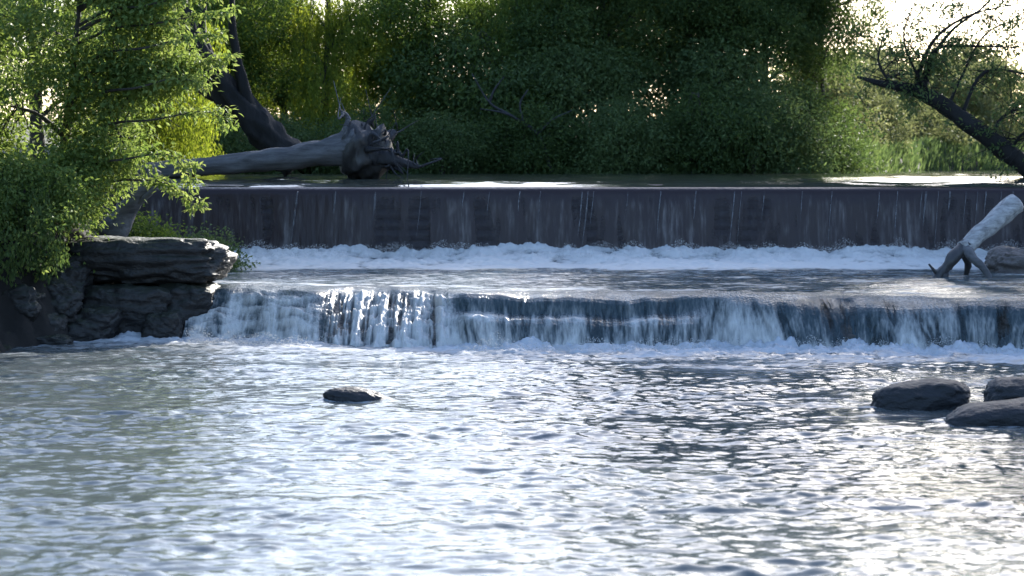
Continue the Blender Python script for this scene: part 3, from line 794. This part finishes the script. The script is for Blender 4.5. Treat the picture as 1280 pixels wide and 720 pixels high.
def std_tree(name, label, x, y, Ht, rad, seed, leafmat, base=.12, nl=10, **kw):
    rng = np.random.RandomState(seed + 999)
    lean = rng.randn(2) * .3
    return make_tree(name, label, (x, y, gz(x, y) - .1), auto_lobes(rng, Ht, rad, base, nl), [(0, 0, -.3), (lean[0] * .5, lean[1] * .5, Ht * .3), (lean[0], lean[1], Ht * .6), (lean[0] * .6, lean[1] * .6, Ht * .93)], seed, leafmat, **kw)

# ---- far bank: tall trees
G1 = 'trees on the far bank'
t1 = std_tree('willow_tree', 'yellow green willow tree behind the dead trunk, lit from behind', -7.2, 84, 9.2, 3.0, 301, 'leaf_backlit', n=1000, per=36, spread=.22, L=.16, W=.045, hang=1.3, group=G1)
t2 = std_tree('broadleaf_tree', 'mid green broadleaf tree right of the yellow green willow', -3.6, 86, 9.8, 3.3, 302, 'leaf_mid', n=1100, per=40, L=.15, W=.08, group=G1)
t3 = std_tree('broadleaf_tree', 'dark dense broadleaf tree over the middle of the weir', 3.4, 86, 9.6, 3.8, 303, 'leaf_shade', n=1400, per=40, L=.15, W=.085, group=G1, gap=-.5)
t4 = std_tree('willow_tree', 'dusky green willow with hanging twigs left of the middle', 0.2, 85, 9.4, 3.0, 304, 'leaf_mid', n=1000, per=36, spread=.25, L=.16, W=.05, hang=1.5, group=G1)
t5 = std_tree('broadleaf_tree', 'dark broadleaf tree with sky gaps left of the sky opening', 10.2, 89, 10.4, 3.4, 305, 'leaf_shade', n=900, per=36, L=.15, W=.085, group=G1, base=.3, gap=-.12)
copy_tree(t3, (7.2, 87.5, gz(7.2, 87.5)), 2.1, 1.0, 'dark dense broadleaf tree right of the middle above the weir', G1)
copy_tree(t2, (-10.6, 83, gz(-10.6, 83)), 1.2, 1.0, 'mid green broadleaf tree behind the leafy left bank', G1)
copy_tree(t4, (-5.3, 92, gz(-5.3, 92)), 2.4, (1.0, 1.0, .80), 'willow standing behind the yellow green willow', G1)
copy_tree(t5, (4.8, 95, gz(4.8, 95)), 1.1, (1.2, 1.2, 1.1), 'tall dark tree rising behind the middle of the far bank', G1)
copy_tree(t2, (0.6, 96, gz(0.6, 96)), 2.9, (1.1, 1.1, .95), 'green tree far behind the dusky willow', G1)
copy_tree(t3, (-10, 97, gz(-10, 97)), .6, (1.1, 1.1, .82), 'dark tree far behind the left bank', G1)
copy_tree(t2, (-15, 86, gz(-15, 86)), 3.6, (1.0, 1.0, .9), 'green tree at the far left edge behind the leaves', G1)
copy_tree(t3, (-15, 100, gz(-15, 100)), 4.1, (1.3, 1.3, 1.3), 'dark tree in the distance at the far left', G1)
copy_tree(t5, (9.0, 101, gz(9.0, 101)), 3.3, (1.2, 1.2, 1.1), 'dark tree in the distance behind the sky gaps', G1)

copy_tree(t5, (12.6, 90, gz(12.6, 90)), 1.9, (.8, .8, 1.0), 'slim dark tree at the edge of the sky opening', G1)
# ---- far bank: shrubs at the water's edge
G2 = 'shrubs along the far water edge'
s1 = std_tree('shrub', 'grey green shrub overhanging the water beside the log roots', -2.6, 79.6, 2.9, 2.1, 311, 'leaf_grey', base=.02, nl=8, n=420, per=40, L=.13, W=.06, r0=.07, twigs=30, cat='shrub', group=G2)
s2 = std_tree('shrub', 'dark dense shrub at the water below the dead branch', 0.6, 80.2, 3.3, 2.3, 312, 'leaf_shade', base=.02, nl=8, n=480, per=40, L=.13, W=.065, r0=.07, twigs=30, cat='shrub', group=G2)
SH = [(s1, 3.9, 80.3, 1.3, 1.15, 'grey green rounded shrub right of the dark one at mid weir'), (s2, 6.6, 81.4, 2.2, 1.2, 'tall dark shrub right of the rounded grey green one'), (s1, 9.0, 82.0, 3.0, 1.25, 'grey green shrub second from the right on the far edge'), (s2, 11.6, 85.2, 4.0, 1.2, 'dark shrub last before the bright gap on the right'),
      (s2, -5.4, 79.6, 1.0, .95, 'dark shrub just behind the upturned log roots'), (s1, -8.2, 79.2, 4.4, 1.0, 'grey green shrub behind the middle of the beached log'), (s2, -10.8, 78.6, 5.0, 1.1, 'dark shrub behind the left end of the beached log'), (s1, 2.2, 83, .4, 1.5, 'grey green shrub set back between two dark ones at mid weir'), (s1, 7.8, 85, 5.4, 1.6, 'large grey green shrub set back beside the dark tree'), (s2, -1.2, 83.5, 3.9, 1.6, 'large dark shrub set back behind the dead branch')]
for src, x, y, rz, sc, lab in SH:
    copy_tree(src, (x, y, gz(x, y) - .15), rz, sc, lab, G2)
# ---- lit shrubs beyond the bend on the right
G3 = 'sunlit shrubs beyond the river bend'
b1 = std_tree('shrub', 'sunlit yellow green shrub below the leaning trunk at right', 17.6, 112, 3.2, 2.4, 321, 'leaf_haze', base=.02, nl=8, n=420, per=36, L=.2, W=.09, r0=.08, twigs=24, cat='shrub', group=G3)
for x, y, rz, sc, lab in [(21.5, 126, 1, 1.5, 'pale sunlit shrub left of the trunk where it leaves the frame'), (25.5, 134, 2.2, 1.6, 'sunlit shrub by the water at the right frame edge'), (29.5, 138, 3.1, 1.7, 'distant sunlit shrub at the extreme right edge'), (15.0, 106, 4, 1.3, 'taller sunlit shrub beside the last dark far shrub'), (19.5, 140, 5, 1.9, 'large haze-tinted shrub far behind under the sky opening'), (25, 150, .5, 2.0, 'large distant shrub at right under the bare limbs'), (32, 155, 1.5, 2.1, 'most distant big shrub behind the right frame edge')]:
    copy_tree(b1, (x, y, gz(x, y) - .1), rz, sc, lab, G3)

# ---- grass on the far banks
rng = np.random.RandomState(5)
gxs = np.concatenate([rng.uniform(-14, 16, 26000), rng.uniform(13, 42, 30000)])
gys = bank_far(gxs) - 0.3 + rng.rand(len(gxs)) ** 1.6 * np.where(gxs > 13, 26, 5)
gzs = terrain_h(gxs, gys); ok = gzs > ZC + .05
gp = np.stack([gxs, gys, gzs - .03], 1)[ok]; n = len(gp)
d = rng.randn(n, 3) * np.array([.3, .3, .1]) + np.array([0, 0, 1]); hgt = rng.uniform(.25, .75, n)[:, None]
a = rng.rand(n) * 6.28; sd = np.stack([np.cos(a), np.sin(a), 0 * a], 1) * .045
V = np.stack([gp - sd, gp + sd, gp + d * hgt * .6 + sd * .6, gp + d * hgt + rng.randn(n, 3) * .05], 1).reshape(-1, 3)
tag(link('grass', mesh_np('grass', V, np.arange(n * 4).reshape(n, 4), False, {'tint': ('FACE', rng.rand(n))}), M['leaf_grey']), 'sunlit grass fringing the far bank', 'grass', kind='stuff')

# ---- left bank trees
G4 = 'trees on the left bank'
std_tree('broadleaf_tree', 'green tree on the left bank behind the sunlit sprays', -12.4, 58, 12.5, 3.4, 331, 'leaf_bush', n=1000, per=42, L=.14, W=.075, group=G4)
std_tree('broadleaf_tree', 'green tree at the left edge behind the sunlit foliage', -14.5, 50, 12.5, 3.6, 332, 'leaf_mid', n=1000, per=42, L=.14, W=.075, group=G4)
std_tree('willow_tree', 'pale yellow green willow beside the dark dead trunk', -11.2, 68, 8.5, 2.6, 333, 'leaf_backlit', n=900, per=36, spread=.22, L=.15, W=.045, hang=1.2, group=G4)
# the near leafy tree that overhangs the boulders
near = [(-1.4, -.4, 1.0, 1.5, 1.2, .9), (-.3, -.6, 1.3, 1.1, 1.0, .8), (.75, -.3, 2.1, .85, .9, .7), (-1.6, 0, 2.7, 1.4, 1.3, .9), (.1, .2, 3.2, 1.2, 1.1, .7), (1.3, 0, 3.4, .9, .9, .5), (-1.3, .1, 4.2, 1.4, 1.2, .7), (.5, 0, 4.4, 1.1, 1.0, .6), (-.2, .2, 5.3, 1.6, 1.2, .7), (1.2, .2, 5.2, .8, .8, .5), (-2.4, -.2, .5, 1.0, 1.0, .8)]
nx, ny = -8.2, 43.3
nt = make_tree('bank_tree', 'bright leafy tree overhanging the boulders on the left bank', (nx, ny, 1.75), near, [(-.8, .5, -.4), (-.7, .4, 1.2), (-.5, .3, 2.8), (-.3, .2, 4.6)], 341, 'leaf_bush', n=1200, per=40, spread=.2, L=.125, W=.068, r0=.16, twigs=120, group=G4, gap=-.18, gscale=.9, droop=.35)
# sunlit sprays reaching out over the water
rng = np.random.RandomState(77)
sp = [([(190, 30), (235, 22), (290, 14)], 42.6), ([(180, 60), (230, 48), (278, 42)], 42.4), ([(205, 90), (250, 78), (288, 72)], 42.8), ([(190, 150), (240, 140), (276, 142), (283, 156)], 42.5), ([(170, 110), (220, 98), (256, 104)], 42.2), ([(150, 200), (195, 190), (232, 204), (240, 226)], 42.0), ([(175, 8), (225, -2), (272, -6)], 42.7), ([(170, 225), (215, 232), (250, 262)], 42.6)]
LBv = np.array([nx, ny, 1.75])
for i, (pl, Yd) in enumerate(sp):
    pts = spline([P(a, b, Yd + .12 * k) for k, (a, b) in enumerate(pl)], 14) - LBv
    a0 = np.array([-.4, .3, pts[0][2] - .35])
    mb = MB(); mb.tube(spline([a0, (a0 + pts[0]) / 2 + np.array([0, 0, .12]), pts[0], pts[6], pts[13]], 18), np.linspace(.035, .006, 18), 5)
    limb = mb.build('limb', M['bark'], nt)
    cen = pts[2:] + rng.randn(12, 3) * .03
    V, Fc, tt = leaves(rng, cen, 22, .10, .14, .07, droop=.35, flat=.5)
    tag(link('leaves', mesh_np('leaves', V, Fc, False, {'tint': ('FACE', np.clip(tt + .2, 0, 1))}), M['leaf_bush'], limb), kind='stuff')  # leaf tint raised, so the sunlight is partly in the colour
# low bushes on the left bank
std_tree('bush', 'low bright green bush hanging over the dark bank at the left edge', -9.0, 41.4, 1.9, 1.5, 351, 'leaf_bush', base=.1, nl=7, n=420, per=44, spread=.18, L=.10, W=.055, r0=.05, twigs=24, cat='bush')
std_tree('bush', 'dark green bush drooping down the shaded bank to the waterline at left', -9.4, 40.9, 1.2, 1.3, 354, 'leaf_shade', base=.0, nl=7, n=260, per=40, spread=.18, L=.10, W=.05, r0=.04, twigs=24, cat='bush', hang=.5)
std_tree('bush', 'low green bush growing behind the broken grey stump', -8.3, 48.2, 2.0, 1.4, 352, 'leaf_mid', base=.05, nl=7, n=380, per=40, spread=.18, L=.10, W=.055, r0=.05, twigs=24, cat='bush')
std_tree('bush', 'small weedy bush at the left end of the weir face', -6.9, 49.6, 1.5, 1.0, 353, 'leaf_grey', base=.05, nl=6, n=260, per=36, spread=.16, L=.10, W=.05, r0=.04, twigs=20, cat='bush')

# ---- leaning tree on the right
LBv = np.array([15.3, 57.0, gz(15.3, 57.0) - .3])
lt = tag(empty('leaning_tree', tuple(LBv)), 'dark tree leaning from the right bank out over the upper river', 'tree')
YT = 57.0
tp = spline([LBv, P(1335, 250, 57.0), P(1280, 205, 57.0), P(1215, 158, 57.0), P(1165, 122, 57.1), P(1130, 110, 57.2), P(1100, 104, 57.5), P(1072, 96, 57.9)], 60)
mb = MB(); mb.tube(tp - LBv, np.interp(np.linspace(0, 1, 60), [0, .3, .6, .8, 1], [.40, .25, .19, .11, .03]), 18, .13, 70, flute=.14)
mb.build('trunk', M['darkbark'], lt)
limbs = [([(1145, 116), (1152, 82), (1172, 45), (1215, 18), (1285, 2)], .075), ([(1155, 118), (1165, 75), (1190, 38), (1230, 8), (1262, -30)], .07), ([(1150, 110), (1170, 62), (1225, 58), (1290, 60)], .06),
         ([(1200, 150), (1225, 95), (1262, 88), (1300, 100)], .055), ([(1240, 178), (1248, 152), (1268, 138), (1300, 128)], .06), ([(1120, 110), (1105, 92), (1098, 70), (1110, 30)], .05), ([(1185, 135), (1200, 100), (1235, 40), (1300, 18)], .05), ([(1100, 106), (1118, 95), (1145, 92)], .03), ([(1262, 190), (1278, 168), (1300, 165)], .05), ([(1165, 122), (1140, 80), (1130, 40), (1150, -10)], .045), ([(1225, 165), (1255, 172), (1295, 178)], .03)]
rng = np.random.RandomState(31)
lcen = []
for i, (pl, r) in enumerate(limbs):
    dy = rng.uniform(-1.2, 1.2)
    pts = spline([P(a, b, YT + dy * k / (len(pl) - 1)) for k, (a, b) in enumerate(pl)], 22)
    mb = MB(); mb.tube(pts - LBv, np.linspace(r, .012, 22), 7, .15, 80 + i)
    ob = mb.build('limb', M['darkbark'], lt)
    mb = MB()
    for k in range(16):
        b = pts[rng.randint(5, 22)]; ln = rng.uniform(.4, 1.3)
        d = rng.randn(3) * np.array([1, .6, .7]) + np.array([.3, 0, .25]); d /= np.linalg.norm(d)
        e = b + d * ln; mid = b + d * ln * .5 + np.array([0, 0, rng.uniform(-.12, .15)])
        mb.tube(spline([b, mid, e], 6) - LBv, np.linspace(.014, .005, 6), 4)
        if rng.rand() < .62: lcen += [e, mid * .3 + e * .7]
        for q in range(3):
            d2 = d + rng.randn(3) * .7; d2 /= np.linalg.norm(d2)
            b2 = b + (e - b) * rng.uniform(.3, .9)
            mb.tube(np.stack([b2, b2 + d2 * .2, b2 + d2 * .42 + np.array([0, 0, -.04])]) - LBv, [.007, .005, .004], 4)
            if rng.rand() < .4: lcen.append(b2 + d2 * .4)
    tag(mb.build('twigs', M['darkbark'], ob), kind='stuff')
lcen = np.array(lcen)
extra = np.array([P(rng.uniform(1090, 1290), rng.uniform(60, 165), YT + rng.uniform(-1.2, 1.2)) for _ in range(80)])
extra = extra[f3(extra, 1.2, 77, 2) > -.1]
lall = np.array(lcen)
mb = MB()
for q in extra:
    a = lall[np.argmin(((lall - q) ** 2).sum(1))]
    mb.tube(spline([a, (a + q) / 2 + rng.randn(3) * .06, q], 5) - LBv, np.linspace(.010, .004, 5), 4)
tag(mb.build('twigs', M['darkbark'], lt), kind='stuff')
lcen = np.vstack([lcen, extra]) - LBv
V, Fc, tt = leaves(rng, lcen, 18, .13, .12, .06, droop=.3)
tag(link('crown', mesh_np('crown', V, Fc, False, {'tint': ('FACE', tt)}), M['leaf_grey'], lt), kind='stuff')

# ---- tall trees on the right bank whose shade covers the falls
G5 = 'tall trees upstream'
sv = np.array(SUNV)
def gap_carve(loc):
    """openings in the crown where the sun comes through to the ledge"""
    def f(p):
        keep = np.ones(len(p), bool)
        for c, r in (((-2.3, 40.7, .6), 2.1), ((2.6, 40.0, .7), .9)):
            d = p + np.array(loc) - np.array(c); t = d @ sv
            keep &= np.linalg.norm(d - t[:, None] * sv, axis=1) > r
        return keep
    return f
ax, ay = 12.4, 92.0
lc = (ax, ay, gz(ax, ay) - .1)
std_tree('cottonwood_tree', 'very tall tree on the far bank behind the slim dark tree', ax, ay, 23, 5.6, 362, 'leaf_mid', base=.46, nl=16, n=2000, per=40, spread=.5, L=.3, W=.2, r0=.36, group=G5, gap=-.9, carve=gap_carve(lc))
bx, by = 21.8, 90.5
c1 = std_tree('cottonwood_tree', 'very tall tree on the far bank beyond the right frame edge', bx, by, 22.5, 5.4, 361, 'leaf_mid', base=.46, nl=14, n=1600, per=40, spread=.5, L=.3, W=.2, r0=.4, group=G5, gap=-.6)
for x, y, rz, sc, lab in [(8.2, 90.5, 2.0, .93, 'tall tree rising behind the dark trees right of the middle'), (17.8, 64, 3.0, .78, 'tall tree on the right bank behind the leaning tree'), (19.2, 71.5, 5.0, .85, 'tall tree on the right bank upstream of the leaning tree'), (24, 66, 1.0, .9, 'tall tree on the right bank back from the water')]:
    copy_tree(c1, (x, y, gz(x, y)), rz, sc, lab, G5)
c2 = copy_tree(t2, (-12.6, 34.5, gz(-12.6, 34.5)), 1.3, (.8, .8, .9), 'unseen green tree on the left bank downstream of the boulders, added for shade', G4)  # two out-of-frame trees, added to block sky light from the left bank
copy_tree(t3, (-12.4, 40.0, gz(-12.4, 40.0)), 2.0, (.7, .7, .8), 'unseen dark tree on the left bank behind the low bright bush, added for shade', G4)

print('TRIS', sum(len(p.polygons) for p in bpy.data.meshes))
